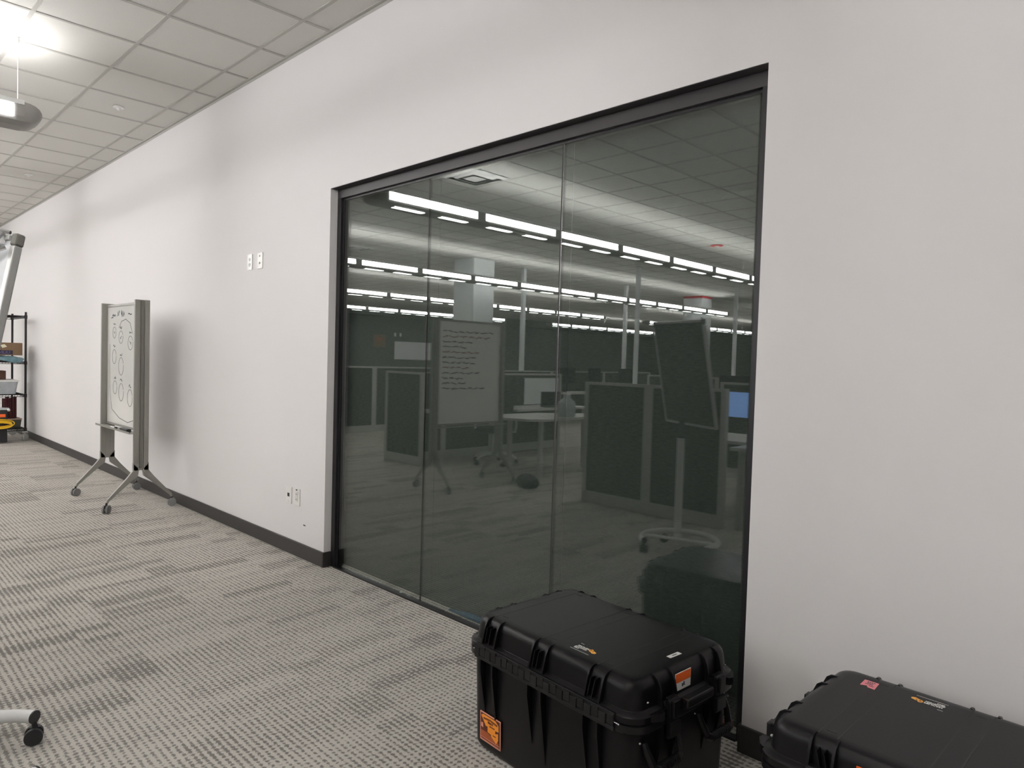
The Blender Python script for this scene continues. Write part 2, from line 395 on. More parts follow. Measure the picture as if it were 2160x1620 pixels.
# ------------------------------------------------------------------ pendant strip lights
ROWS = [-1.2, -6.0, -10.55, -15.3, -20.3]
PER = 1.33
def make_light():
    t = thing('pendant_light', '', 'pendant light', (0, 0, 3.07), 0, 'pendant strip lights')
    L = 3*PER
    prof = [(.130, .078), (.150, .050), (.152, -.028), (.135, -.058), (.07, -.078), (-.07, -.078), (-.135, -.058), (-.152, -.028), (-.150, .050), (-.130, .078), (-.11, .078), (-.11, .055), (.11, .055), (.11, .078)]
    MB().prism([(p[0], p[1]) for p in prof], 0, -L, 'y').build('housing', 'housing', t)
    for sg in (1, -1): MB().box(min(sg*.126, sg*.1545), max(sg*.126, sg*.1545), -L, 0, .052, .082).build('reflector_lip', 'white_metal', t)
    for k in range(3):
        y0 = -(.06+k*PER); y1 = y0-1.19
        lens = MB()
        for sg in (1, -1):
            lens.add([(sg*.1535, y0, .046), (sg*.1555, y0, -.036), (sg*.1555, y1, -.036), (sg*.1535, y1, .046)], [(0, 1, 2, 3)])
        lens.build('lens', 'lens', t)
        for j in range(2):
            a = y0-.12-j*.62; MB().box(.015, .085, a-.37, a, -.0815, -.070).build('louvre_panel', 'louvre', t)
    MB().add([(-.09, -.03, .0565), (.09, -.03, .0565), (.09, -L+.03, .0565), (-.09, -L+.03, .0565)], [(0, 1, 2, 3)]).build('uplight_panel', 'up', t)
    ld = bpy.data.lights.new('uplight_lamp', 'AREA'); ld.shape = 'RECTANGLE'; ld.size = .14; ld.size_y = L-.1; ld.energy = UP_W; ld.spread = math.radians(112); ld.color = (1, .985, .975)
    lo = bpy.data.objects.new('uplight_lamp', ld); C.objects.link(lo); lo.parent = t; lo.location = (0, -L/2, .060); lo.rotation_euler = (PI, 0, 0)
    for yy in (-.012, -L+.03):
        MB().cyl((0, yy, .055), (0, yy, H-3.07-.012), .0022, 8).build('suspension_cable', 'white_metal', t)
        MB().cyl((0, yy, H-3.07-.045), (0, yy, H-3.07), .009, 10).build('cable_grip', 'white_metal', t)
    return t
def end_cap(t, y, s):
    b = MB(); rings = []
    for k in range(6):
        a = k/5*PI/2; f = math.cos(a); e = math.sin(a)*.125
        f = max(f, .12)
        rings.append([(x*(.25+.75*f), y+s*e, z*f+(.03)*(1-f)) for x, z in [(.130, .078), (.150, .050), (.152, -.028), (.135, -.058), (.07, -.078), (-.07, -.078), (-.135, -.058), (-.152, -.028), (-.150, .050), (-.130, .078)]])
    b.loft(rings); b.build('end_cap', 'white_metal' if s == 2 else 'housing', t, smooth=True)
light0 = make_light(); used = False
ORD = ['nearest the glass wall', 'second from the glass wall', 'third from the glass wall', 'fourth from the glass wall']
RN = ['row over the black cases', 'first row beyond the glass opening', 'second row beyond the opening', 'third row beyond the opening', 'fourth row beyond the opening']
for ri, x in enumerate(ROWS):
    blocks = [(-1.42, 3 if ri < 1 else 4)] if ri < 1 else [(-1.42, 4), (-20.2, 3)]
    if ri == 1: blocks = [(-1.42, 4)]
    for bi, (ys, n) in enumerate(blocks):
        for k in range(n):
            lab = 'white pendant strip light, %s, %s' % (RN[ri], ORD[k] if bi == 0 else ['first', 'middle', 'last'][k]+' of the far group')
            loc = (x, ys-k*3*PER, 3.07)
            if not used: light0.location = loc; light0['label'] = lab; t = light0; used = True
            else: t = dup(light0, loc, 0, lab)
            t['group'] = 'pendant strip lights'
# rounded ends are added after the copies so only the row ends carry them
for o in [o for o in C.objects if o.name.startswith('pendant_light')]:
    ys = o.location.y
    if abs(ys+1.42) < .01 or abs(ys+20.2) < .01: end_cap(o, 0, 1)
    if abs(ys+1.42+9*PER) < .01 and o.location.x < -2 or abs(ys+20.2+6*PER) < .01: end_cap(o, -3*PER, -1)

# ceiling fittings
def ceil_disc(name, label, cat, x, y, r, group=None, m='white', drop=.03):
    t = thing(name, label, cat, (x, y, H), 0, group)
    MB().cyl((0, 0, 0), (0, 0, -.006), r, 20).build('escutcheon', m, t, smooth=True)
    MB().cyl((0, 0, -.006), (0, 0, -drop), r*.4, 12, r*.25).build('sprinkler_head' if name.startswith('sprinkler') else 'sensor_dome', 'offwhite', t, smooth=True)
ceil_disc('sprinkler', 'white ceiling sprinkler near the wall, nearer of the two by the long wall', 'sprinkler', -6.985, -.513, .045, 'ceiling sprinklers')
ceil_disc('sprinkler', 'white ceiling sprinkler near the wall, farther of the two by the long wall', 'sprinkler', -10.60, -.511, .045, 'ceiling sprinklers')
ceil_disc('sprinkler', 'white ceiling sprinkler near the second light row by the column', 'sprinkler', -9.9, -5.9, .045, 'ceiling sprinklers')
ceil_disc('smoke_detector', 'round reddish smoke detector on the ceiling beside the first light row', 'smoke detector', -6.25, -8.85, .11, None, 'red', .04)
# air diffuser
def diffuser(x, y, label):
    t = thing('air_diffuser', label, 'air vent', (x, y, H), 0, 'square ceiling air vents')
    b = MB()
    for k, (o, i_) in enumerate(((.297, .245), (.19, .155), (.095, .0))):
        zt = -.002-.0*k
        if i_ > 0:
            b.loft([[(sx*o, sy*o, zt) for sx, sy in ((1, 1), (-1, 1), (-1, -1), (1, -1))], [(sx*i_, sy*i_, zt-.022) for sx, sy in ((1, 1), (-1, 1), (-1, -1), (1, -1))],
                    [(sx*i_, sy*i_, zt-.020) for sx, sy in ((1, 1), (-1, 1), (-1, -1), (1, -1))]], cap=False)
        else: b.box(-o, o, -o, o, -.022, -.016)
    b.build('vane', 'white', t)
    MB().box(-.26, .26, -.26, .26, -.004, -.001).build('duct_opening', 'dark', t)
diffuser(-6.235, -2.96, 'square white ceiling air vent nearest the glazed opening')
diffuser(-11.9, -11.6, 'square ceiling air vent beyond the grey column')
diffuser(-12.1, -5.1, 'square ceiling air vent between the opening and the grey column')

# columns
def column(x0, x1, y0, y1, label, red=False):
    t = thing('column', label, 'column', ((x0+x1)/2, (y0+y1)/2, 0), 0, 'square columns')
    hx, hy = (x1-x0)/2, (y1-y0)/2
    MB().box(-hx, hx, -hy, hy, 0, H).build('shaft', 'column', t, bevel=.004)
    MB().box(-hx-.01, hx+.01, -hy-.01, hy+.01, 0, .105).build('skirting', 'base', t)
    if red: MB().box(-hx-.004, hx+.004, -hy-.004, hy+.004, H-.06, H).build('painted_band', 'red', t)
column(-11.69, -11.04, -7.93, -7.33, 'square grey column behind the far mobile whiteboard')
column(-11.68, -11.03, -17.45, -16.85, 'square grey column with a red band at its top', True)

# ------------------------------------------------------------------ wall plates
def plate(x, z, kind, label):
    t = thing('wall_plate', label, 'wall outlet', (x, 0, z), 0, 'white wall plates')
    MB().box(-.041, .041, -.007, 0, -.062, .062).build('cover', 'white', t, bevel=.002)
    if kind == 'duplex':
        for s in (.021, -.021):
            r = [(p[0], p[1]+s) for p in arc(0, 0, .017, .0145, 0, 360, 14)[:-1]]
            MB().prism(r, -.0095, -.006, 'y').build('receptacle', 'offwhite', t)
            MB().box(-.008, -.005, -.0100, -.0094, s-.002, s+.008).box(.005, .008, -.0100, -.0094, s-.002, s+.007).box(-.0025, .0025, -.0100, -.0094, s-.011, s-.006).build('slot', 'dark', t)
    elif kind == 'gfci':
        MB().box(-.017, .017, -.0095, -.006, -.034, .034).build('receptacle', 'offwhite', t, bevel=.001)
        MB().box(-.010, .012, -.0100, -.0094, .046, .054).box(-.008, -.005, -.01, -.0094, .014, .024).box(.005, .008, -.01, -.0094, .014, .024).box(-.008, -.005, -.01, -.0094, -.024, -.014).box(.005, .008, -.01, -.0094, -.024, -.014).build('slot', 'dark', t)
    elif kind == 'data':
        MB().box(-.013, .013, -.0095, -.0065, -.013, .013).build('jack', 'dark', t)
        MB().box(-.010, .010, -.0085, -.0065, -.052, -.044).build('port_cover', 'offwhite', t)
    else:
        MB().cyl((0, -.007, .035), (0, -.014, .035), .006, 10).cyl((0, -.007, -.02), (0, -.016, -.02), .008, 10).build('socket_stub', 'offwhite', t)
    return t
plate(-5.405, 2.176, 'duplex', 'white duplex outlet plate high on the wall, left of the upper pair')
plate(-5.227, 2.176, 'cable', 'white cable plate high on the wall, right of the upper pair')
plate(-4.703, .427, 'data', 'white data plate low on the wall with one dark jack')
plate(-4.583, .429, 'gfci', 'white outlet plate low on the wall, nearest the glass opening')
plate(-14.9, 2.2, 'duplex', 'small outlet plate on the wall above the wire rack')
tag(MB().box(-4.492, -4.462, -.0012, 0, .236, .244, Matrix.Rotation(0, 4, 'Y')).build('scuff_mark', 'base'), 'small dark scuff on the white wall below the low outlets', 'scuff')

# ------------------------------------------------------------------ mobile whiteboard
def castor(x, y, r, parent, rz=0, m='castor', name='castor'):
    mx = Matrix.Translation((x, y, 0)) @ Matrix.Rotation(rz, 4, 'Z')
    b = MB()
    for s in (-1, 1):
        b.cyl((s*.008, 0, r), (s*.024, 0, r), r, 20, mx=mx)
    b.cyl((-.01, 0, r), (.01, 0, r), r*.45, 12, mx=mx)
    o = b.build(name, m, parent, smooth=True)
    b = MB(); b.tube([(0, 0, r*1.2), (0, -.004, 2*r), (0, 0, 2*r+.02)], [.009, .010, .008], 10, mx=mx); b.box(-.006, .006, -r*.75, r*.4, r*1.2, r*2.0, mx=mx)
    b.build('swivel', 'blackp' if m == 'castor' else m, o)
    return o
def ell(cx, cz, rx, rz, tilt=0, a0=20, a1=370, n=18):
    return [(cx+rx*math.cos(math.radians(a)), cz+rz*math.sin(math.radians(a)+tilt)) for a in [a0+(a1-a0)*k/n for k in range(n+1)]]
def squiggle(cx, cz, w, h, n=7):
    return [(cx-w/2+w*k/n, cz+random.uniform(-h/2, h/2)) for k in range(n+1)]
def whiteboard(label, loc, rz, notes):
    t = thing('mobile_whiteboard', label, 'whiteboard', loc, rz, 'mobile whiteboards')
    HX = .515
    for s in (-1, 1):
        # upright: a C shaped channel, and an A shaped pair of legs
        p = MB(); xo = s*HX; xi = s*(HX-.030)
        x0, x1 = min(xo, xi), max(xo, xi)
        p.box(x0, x1, -.062, -.022, .36, 1.905).box(x0, x1, .022, .062, .36, 1.905)
        p.box(min(xo-s*.012, xi), max(xo-s*.012, xi), -.022, .022, .36, 1.905)
        up = p.build('upright', 'alu', t, bevel=.002)
        MB().box(min(xo-s*.0115, xo-s*.006), max(xo-s*.0115, xo-s*.006), -.010, .010, .38, 1.90).build('channel_strip', 'alu_dark', up)
        for d in (-1, 1):
            q = MB(); cx = s*(HX-.015)
            rg = []
            for (yy, zz, hw, hh) in ((d*.040, .40, .015, .05), (d*.045, .335, .015, .042), (d*.10, .278, .0145, .03), (d*.19, .187, .013, .020), (d*.262, .115, .012, .014), (d*.272, .092, .011, .010)):
                rg.append([(cx-hw, yy-hh*.5*d, zz-hh*.6), (cx+hw, yy-hh*.5*d, zz-hh*.6), (cx+hw, yy+hh*.5*d, zz+hh*.6), (cx-hw, yy+hh*.5*d, zz+hh*.6)])
            q.loft(rg); lg = q.build('leg', 'alu', t, bevel=.002)
            castor(cx, d*.275, .037, lg, rz=random.uniform(-.6, .6)+(0 if d > 0 else .7))
    x0, x1 = -HX+.030, HX-.030
    MB().box(x0, x1, -.014, .014, 1.866, 1.89).build('top_rail', 'alu', t, bevel=.002)
    MB().box(x0, x1, -.014, .014, .708, .73).build('bottom_rail', 'alu', t, bevel=.002)
    MB().box(x0, x1, -.008, .008, .73, 1.866).build('board_panel', 'wb', t)
    MB().box(x0-.03, x1+.03, -.105, -.062, .694, .700).box(x0, x1, -.062, -.014, .694, .700).box(x0-.03, x1+.03, -.105, -.100, .700, .712).build('pen_tray', 'alu', t, bevel=.001)
    for m, lst in notes:
        b = MB()
        for pts, w_ in lst: b.stroke(pts, w_, -.0079, .0012)
        b.build('pen_writing', m, t)
    return t
# notes on the near board: circled items and a heading, as seen in the photo
nl = []
nl += [(squiggle(-.29, 1.79, .10, .035, 9), .007), (squiggle(-.15, 1.80, .09, .06, 8), .005), (squiggle(-.02, 1.795, .09, .07, 10), .006), (squiggle(.19, 1.79, .10, .02, 5), .009), ([(-.37, 1.76), (-.31, 1.765)], .009), ([(-.13, 1.66), (-.06, 1.72), (.07, 1.74), (.20, 1.70), (.27, 1.60)], .005)]
for cx, cz, rx, rz_, l in ((-.27, 1.615, .055, .055, 1), (-.07, 1.57, .062, .06, 1), (.21, 1.515, .07, .065, 1), (-.27, 1.38, .06, .07, 0), (-.06, 1.29, .072, .085, 0), (-.24, 1.08, .06, .065, 0), (-.05, 1.04, .07, .085, 0), (.21, 1.0, .07, .08, 0)):
    nl.append((ell(cx, cz, rx, rz_), .004)); nl.append((squiggle(cx-.0, cz+rz_+.03, .06, .03, 5), .007))
    if l: nl.append((squiggle(cx, cz, .05, .04, 5), .003))
nl += [([(-.36, .93), (-.33, .86), (-.10, .79), (.15, .765), (.33, .80)], .005), ([(-.40, 1.5), (-.41, 1.3), (-.40, 1.1), (-.36, .93)], .003)]
whiteboard('mobile whiteboard by the long white wall with circled black pen notes', (-7.305, -.355, 0), 0, [('marker_black', nl)])
n1, n2 = [], []
zz = 1.76
for i in range(12):
    L = random.uniform(.25, .62) if i > 1 else .7
    ws = []
    x = -.40
    while x < -.40+L:
        wl_ = random.uniform(.05, .12); ws.append((squiggle(x+wl_/2, zz, wl_, .022, 7), .010)); x += wl_+.025
    ws = [([(-a, c) for a, c in p_], w_) for p_, w_ in ws]
    (n2 if i in (1, 4, 7) else n1).extend(ws); zz -= .058
whiteboard('mobile whiteboard standing end-on by the desks, covered in lines of handwriting', (-5.93, -2.68, 0), PI/2, [('marker_black', n1), ('marker_red', n2)])
# pens and eraser on the near board's tray
t = thing('whiteboard_eraser', 'black eraser lying on the tray of the whiteboard by the long wall', 'eraser', (-6.98, -.433, .7008))
MB().box(-.10, .10, -.018, .018, 0, .012).build('felt_pad', 'fabric', t); MB().box(-.102, .102, -.02, .02, .012, .03).build('grip', 'blackp', t, bevel=.004)
t = thing('marker_pen', 'white capped marker pen on the tray of the near whiteboard', 'marker pen', (-7.33, -.44, .7095))
MB().cyl((-.05, 0, 0), (.05, .006, 0), .009, 10).build('barrel', 'white', t, smooth=True); MB().cyl((.05, .006, 0), (.085, .008, 0), .0098, 10).build('cap', 'blackp', t, smooth=True)

# ------------------------------------------------------------------ big moulded cases
def case(label, loc, rz, marks):
    t = thing('equipment_case', label, 'equipment case', loc, rz, 'black moulded equipment cases')
    HX, HY = .384, .262
    PX = [(-.305, -.238), (-.052, .014), (.203, .264)]; PY = [(-.150, -.075), (.105, .180)]
    b = MB()
    b.loft([rrect(HX-.030, HY-.030, .05, .0), rrect(HX-.012, HY-.012, .05, .006), rrect(HX-.004, HY-.004, .05, .022), rrect(HX+.004, HY+.004, .05, .32), rrect(HX+.004, HY+.004, .05, 0.367)])
    # moulded wedge ribs below the band
    def wedge_y(x, s, z1=0.367, z0=.10):
        y = s*(HY-.004); b.prism([(y-s*.02, z1), (y+s*.034, z1), (y+s*.034, z1-.05), (y, z0), (y-s*.02, z0)], x-.004, x+.004, 'x')
    def wedge_x(y, s, z1=0.367, z0=.16):
        x = s*(HX-.004); b.prism([(x-s*.02, z1), (x+s*.030, z1), (x+s*.030, z1-.04), (x, z0), (x-s*.02, z0)], y-.004, y+.004, 'y')
    for a, c in PX:
        for s in (-1, 1):
            wedge_y(a, s, z0=.12); wedge_y(c, s, z0=.08)
    for a, c in PY:
        for s in (-1, 1): wedge_x(a, s); wedge_x(c, s)
    body = b.build('body', 'case', t, smooth=True)
    # band where body and lid meet
    b = MB()
    b.loft([rrect(HX+.000, HY+.000, .06, 0.352), rrect(HX+.020, HY+.020, .068, 0.355), rrect(HX+.025, HY+.025, .07, 0.361), rrect(HX+.025, HY+.025, .07, 0.383), rrect(HX+.018, HY+.018, .07, 0.386)])
    b.build('body_rim', 'case_hi', t, smooth=True)
    lid = MB()
    lid.loft([rrect(HX+.018, HY+.018, .07, 0.3865), rrect(HX+.025, HY+.025, .07, 0.389), rrect(HX+.025, HY+.025, .07, 0.407), rrect(HX+.020, HY+.020, .068, 0.413), rrect(HX+.006, HY+.006, .055, 0.416),
              rrect(HX+.003, HY+.003, .053, 0.419), rrect(HX-.003, HY-.003, .050, .468), rrect(HX-.006, HY-.006, .049, .482), rrect(HX-.012, HY-.012, .046, .492), rrect(HX-.021, HY-.021, .042, .499), rrect(HX-.033, HY-.033, .038, .5015), rrect(HX-.05, HY-.05, .035, .502)])
    def lrib_y(x, s, th=.0035):
        y = s*(HY-.030); lid.prism([(y, .490), (y, .5035), (y+s*.018, .5015), (y+s*.031, .492), (y+s*.040, .472), (y+s*.054, 0.418), (y+s*.052, 0.394), (y, 0.394)], x-th, x+th, 'x')
    def lrib_x(y, s, th=.0035):
        x = s*(HX-.030); lid.prism([(x, .490), (x, .5035), (x+s*.018, .5015), (x+s*.031, .492), (x+s*.040, .472), (x+s*.052, 0.418), (x+s*.050, 0.394), (x, 0.394)], y-th, y+th, 'y')
    for a, c in PX:
        for s in (-1, 1):
            lrib_y(a, s); lrib_y(c, s)
            y = s*(HY-.008)
            for f in (.33, .62): lid.prism([(a+(c-a)*f, .478), (a+(c-a)*f+.0025, .478), (a+(c-a)*f-.010, 0.416), (a+(c-a)*f-.0135, 0.416)], y, y+s*.026, 'y')
    for a, c in PY:
        for s in (-1, 1): lrib_x(a, s); lrib_x(c, s)
    for s in (-1, 1):
        for a, c in PY:
            for y0, y1 in ((a-.075, a-.004), (c+.075, c+.004)):
                q = [(s*(HX+.010), y0), (s*(HX+.025), y0+(y1-y0)*.15), (s*(HX+.044), y0+(y1-y0)*.62), (s*(HX+.040), y0+(y1-y0)*.85), (s*(HX+.010), y1)]
                lid.prism(q, .389, .413)
    lid_o = lid.build('lid', 'case', t, smooth=True)
    for a, c in PX: MB().box(a+.0045, a+.0085, -HY+.03, HY-.03, .5005, .5024).build('lid_groove', 'dark', lid_o)
    for a, c in PX[1:]: MB().box(c-.0085, c-.0050, -HY+.03, HY-.03, .5005, .5023).build('lid_groove', 'dark', lid_o)
    for a, c in PX:
        for s in (-1, 1): MB().box((a+c)/2-.012, (a+c)/2+.014, s*(HY-.062)-.003, s*(HY-.062)+.003, .5005, .5030).build('lid_slot', 'dark', lid_o)
    # hinge with interlocking knuckles along the long side
    n = 22; w_ = 2*(HX-.05)/n; b = MB(); b2 = MB(); q = -.022; y1 = -HY-.016
    for k in range(n):
        x0 = -HX+.05+k*w_
        if k % 2 == 0: b.box(x0+.001, x0+w_-.001, -HY-.035, y1, 0.368, 0.4)
        else: b2.box(x0+.001, x0+w_-.001, -HY-.034, y1, 0.374, 0.408)
    b.box(-HX+.05, HX-.05, -HY-.033, y1, 0.358, 0.372); b2.box(-HX+.05, HX-.05, -HY-.031, y1, 0.399, 0.412)
    b.build('body_hinge', 'case_hi', t, bevel=.0015); b2.build('lid_hinge', 'case_hi', lid_o, bevel=.0015)
    MB().cyl((-HX+.04, -HY-.029, 0.386), (HX-.035, -HY-.029, 0.386), .0025, 8).sphere((HX-.034, -HY-.030, 0.386), .0035, 8).build('hinge_pin', 'steel', t)
    # latches on the short ends and on the side facing away from the hinge
    def latch(mx):
        b = MB(); b.box(-.022, .022, .0, .020, .315, 0.44, mx); b.box(-.026, .026, .012, .028, .325, 0.367, mx); b.box(-.016, .016, .010, .030, 0.382, 0.434, mx)
        b.cyl(tuple(mx @ Vector((-.026, .016, 0.432))), tuple(mx @ Vector((.026, .016, 0.432))), .006, 10)
        b.build('latch', 'case_hi', t, bevel=.002)
    for a, c in PY:
        for s in (-1, 1):
            mx = Matrix.Translation((s*(HX+.018), (a+c)/2, 0)) @ Matrix.Rotation(-PI/2*s, 4, 'Z'); latch(mx)
    for a, c in (PX[0], PX[2]): latch(Matrix.Translation(((a+c)/2, HY+.018, 0)))
    # fold-down bail handles and a moulded grip on each short end
    for s in (-1, 1):
        for yc in ((-.140, .145) if s > 0 else ()):
            b = MB(); x = s*(HX+.006)
            for dy in (-.078, .078):
                b.tube([(x, yc+dy, .322), (x+s*.012, yc+dy*.97, .294), (x+s*.028, yc+dy*.82, .255)], [.009, .011, .012], 8)
            b.tube([(x+s*.028, yc-.066, .255), (x+s*.034, yc-.050, .246), (x+s*.034, yc+.050, .246), (x+s*.028, yc+.066, .255)], [.012, .0135, .0135, .012], 10)
            h = b.build('carry_handle', 'case_hi', t, smooth=True)
            g = MB()
            for k in range(9): g.cyl((x+s*.034, yc-.044+k*.011, .246), (x+s*.034, yc-.039+k*.011, .246), .0150, 10)
            g.build('handle_grip', 'case_hi', h)
            for dy in (-.098, .098): MB().sphere((x, yc+dy, .327), .0045, 8).build('rivet', 'steel', t, smooth=True)
        MB().box(min(s*(HX+.018), s*(HX+.050)), max(s*(HX+.018), s*(HX+.050)), -.058, .088, 0.388, 0.418).build('end_grip', 'case_hi', t, bevel=.006)
        for yy in (-.200, .225): MB().sphere((s*(HX+.001), yy, .437), .0045, 8).build('rivet', 'steel', t, smooth=True)
    # printed emblem and lettering on the lid
    zt = .5024
    mx = Matrix.Translation((0, 0, zt))
    e = MB()
    e.prism(arc(.128, -.171, .0075, .0095, 0, 360, 16)[:-1], zt-.0002, zt+.0002); e.prism([(.127, -.178), (.144, -.187), (.153, -.180), (.148, -.172), (.139, -.168)], zt-.0002, zt+.0003)
    e.prism(arc(.147, -.178, .0065, .0070, 0, 360, 12)[:-1], zt-.0002, zt+.0004)
    e.build('printed_emblem', 'gold', lid_o)
    d = MB(); d.prism(arc(.128, -.171, .0032, .0045, 0, 360, 12)[:-1], zt, zt+.0005); d.prism([(.135, -.173), (.142, -.180), (.139, -.170)], zt, zt+.0005); d.build('emblem_centre', 'rust', lid_o)
    text_mesh('PELICAN', .0122, 'printed_lettering', 'white', lid_o, Matrix.Translation((.1185, -.176, zt)), bold=.0004)
    text_mesh('PROTECTOR', .0086, 'printed_lettering', 'white', lid_o, Matrix.Translation((.1170, -.186, zt)), bold=.0003)
    text_mesh('CASE', .0086, 'printed_lettering', 'white', lid_o, Matrix.Translation((.090, -.1945, zt)), bold=.0003)
    l = MB(); l.box(.064, .146, -.2055, -.2040, zt-.0002, zt+.0003); l.build('printed_line', 'offwhite', lid_o)
    MB().box(.066, .080, -.1535, -.1515, zt-.0002, zt+.0003).build('printed_line', 'offwhite', lid_o)
    marks(t, lid_o, HX, HY)
    return t
def marks1(t, lid, HX, HY):
    # white and orange label on the short end, small white strip on the lid, orange warning sticker on the hinge side
    x = HX+.0008
    MB().box(x-.001, x+.0012, -.062, .022, .425, .4840).build('paper_label', 'offwhite', lid)
    MB().box(x+.0010, x+.0018, -.060, .020, .4535, .4825).build('label_print', 'orange', lid)
    MB().box(x+.001, x+.0018, -.026, -.020, .436, .446).box(x+.001, x+.0018, -.018, -.012, .440, .450).box(x+.001, x+.0018, -.022, -.008, .438, .440).build('label_mark', 'marker_black', lid)
    mx = Matrix.Translation((.320, .022, .5024)) @ Matrix.Rotation(math.radians(88), 4, 'Z')
    MB().box(-.030, .030, -.0085, .0085, -.0002, .0004, mx).build('name_strip', 'white', lid)
    MB().box(-.010, .014, -.0025, .0025, .0002, .0006, mx).build('name_print', 'alu_dark', lid)
    # warning sticker: stands upright on the face, y just outside the body wall
    k = MB(); y0 = -HY+.0035
    mx = Matrix.Translation((-.266, -HY-.0028, .097)) @ Matrix.Rotation(math.radians(1.6), 4, 'X')
    MB().box(-.058, .058, -.0012, .0012, -.054, .054, mx).build('warning_sticker', 'peach', t)
    st = [c for c in t.children if c.name.startswith('warning_sticker')][-1]
    MB().box(-.054, .054, -.0018, -.0010, -.050, .050, mx).build('sticker_ground', 'brownp', st)
    p = MB(); p.prism([(-.050, .040), (-.040, .047), (.030, .047), (.048, .036), (.049, .012), (.020, .010), (-.020, .004), (-.036, .022)], -.0024, -.0016, 'y', mx)
    p.prism([(-.028, .018), (.030, .012), (.030, -.018), (-.026, -.010)], -.0023, -.0016, 'y', mx); p.build('sticker_balloon', 'orange_l', st)
    p = MB(); p.prism([(-.052, -.016), (-.020, -.014), (.014, -.020), (.049, -.030), (.049, -.046), (-.052, -.046)], -.0024, -.0016, 'y', mx); p.build('sticker_floor', 'rust', st)
    p = MB(); p.prism([(.004, .004), (.024, -.004), (.047, .006), (.047, -.020), (.036, -.036), (.008, -.020)], -.0030, -.0022, 'y', mx); p.build('sticker_parcel', 'orange_l', st)
    p = MB(); p.prism([(-.050, .012), (-.040, .014), (-.038, -.004), (-.050, -.002)], -.003, -.0016, 'y', mx); p.box(-.052, .052, -.0032, -.0022, -.0475, -.0465, mx); p.box(-.052, .052, -.0032, -.0022, -.0405, -.0395, mx); p.build('sticker_figure', 'peach', st)
    p = MB()
    for i in range(11): p.box(-.036+i*.0072, -.036+i*.0072+.0052, -.0030, -.0022, .034-abs(i-5)*.0008, .041-abs(i-5)*.0008, mx)
    for i in range(4): p.box(-.012+i*.0075, -.012+i*.0075+.0055, -.0030, -.0022, .022, .030, mx)
    for i in range(5): p.box(-.002+i*.006, -.002+i*.006+.0042, -.0030, -.0022, .012, .017, mx)
    p.box(-.032, -.014, -.0030, -.0022, -.012, .008, mx); p.box(.018, .034, -.0036, -.0028, -.013, -.010, mx)
    for i in range(12): p.box(-.046+i*.0078, -.046+i*.0078+.006, -.0030, -.0022, -.0452, -.0425, mx)
    p.build('sticker_print', 'brownp', st)
def marks2(t, lid, HX, HY):
    mx = Matrix.Translation((.266, -.168, .5024)) @ Matrix.Rotation(math.radians(4), 4, 'Z') @ Matrix.Scale(.88, 4)
    q = MB(); q.prism([(-.024, -.030), (.022, -.032), (.024, .022), (.004, .014), (-.001, .026), (-.024, .030)], -.0002, .0006, 'z', mx); q.build('pink_tape', 'pink', lid)
    p = MB()
    for i, (yy, x0, x1) in enumerate(((-.020, -.014, .012), (-.010, -.010, .010), (0, -.010, .014), (.012, -.016, .0))):
        for k in range(4): p.box(x0+(x1-x0)*k/4, x0+(x1-x0)*(k+.7)/4, yy-.0028, yy+.0028, .0005, .0009, mx)
    p.build('tape_writing', 'marker_black', lid)
    MB().box(.060, .150, HY-.006, HY+.0020, .408, .470).build('orange_label', 'orange', lid)
    MB().box(.064, .146, HY-.003, HY+.0030, .411, .430).build('label_print', 'offwhite', lid)
case('large black case standing in front of the glass with an orange warning sticker', (-1.508, -.478, 0), math.radians(-3.9), marks1)
case('black case pushed against the white wall with a torn pink label', (-.407, -.387, 0), math.radians(180-1.2), marks2)

# ------------------------------------------------------------------ flip chart easel
t = thing('flip_chart_easel', 'white board easel on a round white tubular base with castors', 'easel', (-2.82, -2.14, 0))
O = Vector((-2.82, -2.14, 0))
RR, ZT = .29, .098
pth = [(RR*math.cos(math.radians(a)), RR*math.sin(math.radians(a)), ZT) for a in [125+k*(269)/40 for k in range(41)]]
MB().tube(pth, .0225, 14).build('ring_base', 'white_metal', t, smooth=True)
bar = MB().tube([(-.285, .08, ZT), (0, 0, ZT), (.285, -.09, ZT)], .021, 10, flat=.6).build('cross_bar', 'white_metal', t, smooth=True)
for a in (125, 394, 215, 304):
    cx, cy = RR*math.cos(math.radians(a)), RR*math.sin(math.radians(a))
    if a in (125, 394):
        tg = Vector((-math.sin(math.radians(a)), math.cos(math.radians(a)), 0))*(-1 if a == 125 else 1)
        MB().cyl((cx, cy, ZT), tuple(Vector((cx, cy, ZT))+tg*.006), .0236, 16).build('end_plug', 'blackp', t, smooth=True)
    castor(cx, cy, .030, t, rz=math.radians(a+40), m='blackp', name='castor')
MB().cyl((-.055, -.06, ZT), (-.055, -.06, .90), .030, 14).build('outer_pole', 'white_metal', t, smooth=True)
MB().cyl((-.055, -.06, .88), (-.06, -.075, 1.04), .020, 14).build('inner_pole', 'greyback', t, smooth=True)
MB().cyl((-.055, -.06, .885), (-.055, -.06, .905), .034, 14).build('pole_collar', 'blackp', t, smooth=True)
T1, B1, T2 = Vector((-2.612, -2.018, 1.80))-O, Vector((-2.55, -2.171, .983))-O, Vector((-3.223, -2.298, 1.80))-O
ex = (T2-T1).normalized(); W = (T2-T1).length; ez = (T1-B1).normalized(); ex = (ex-ez*ex.dot(ez)).normalized(); ey = ez.cross(ex)
ez_len = (T1-B1).length
if ey.dot(Vector((2.9, -.3, 0))) > 0: ey = -ey            # ey points to the back of the board
fm = Matrix((ex, ey, ez)).transposed().to_4x4(); fm.translation = B1
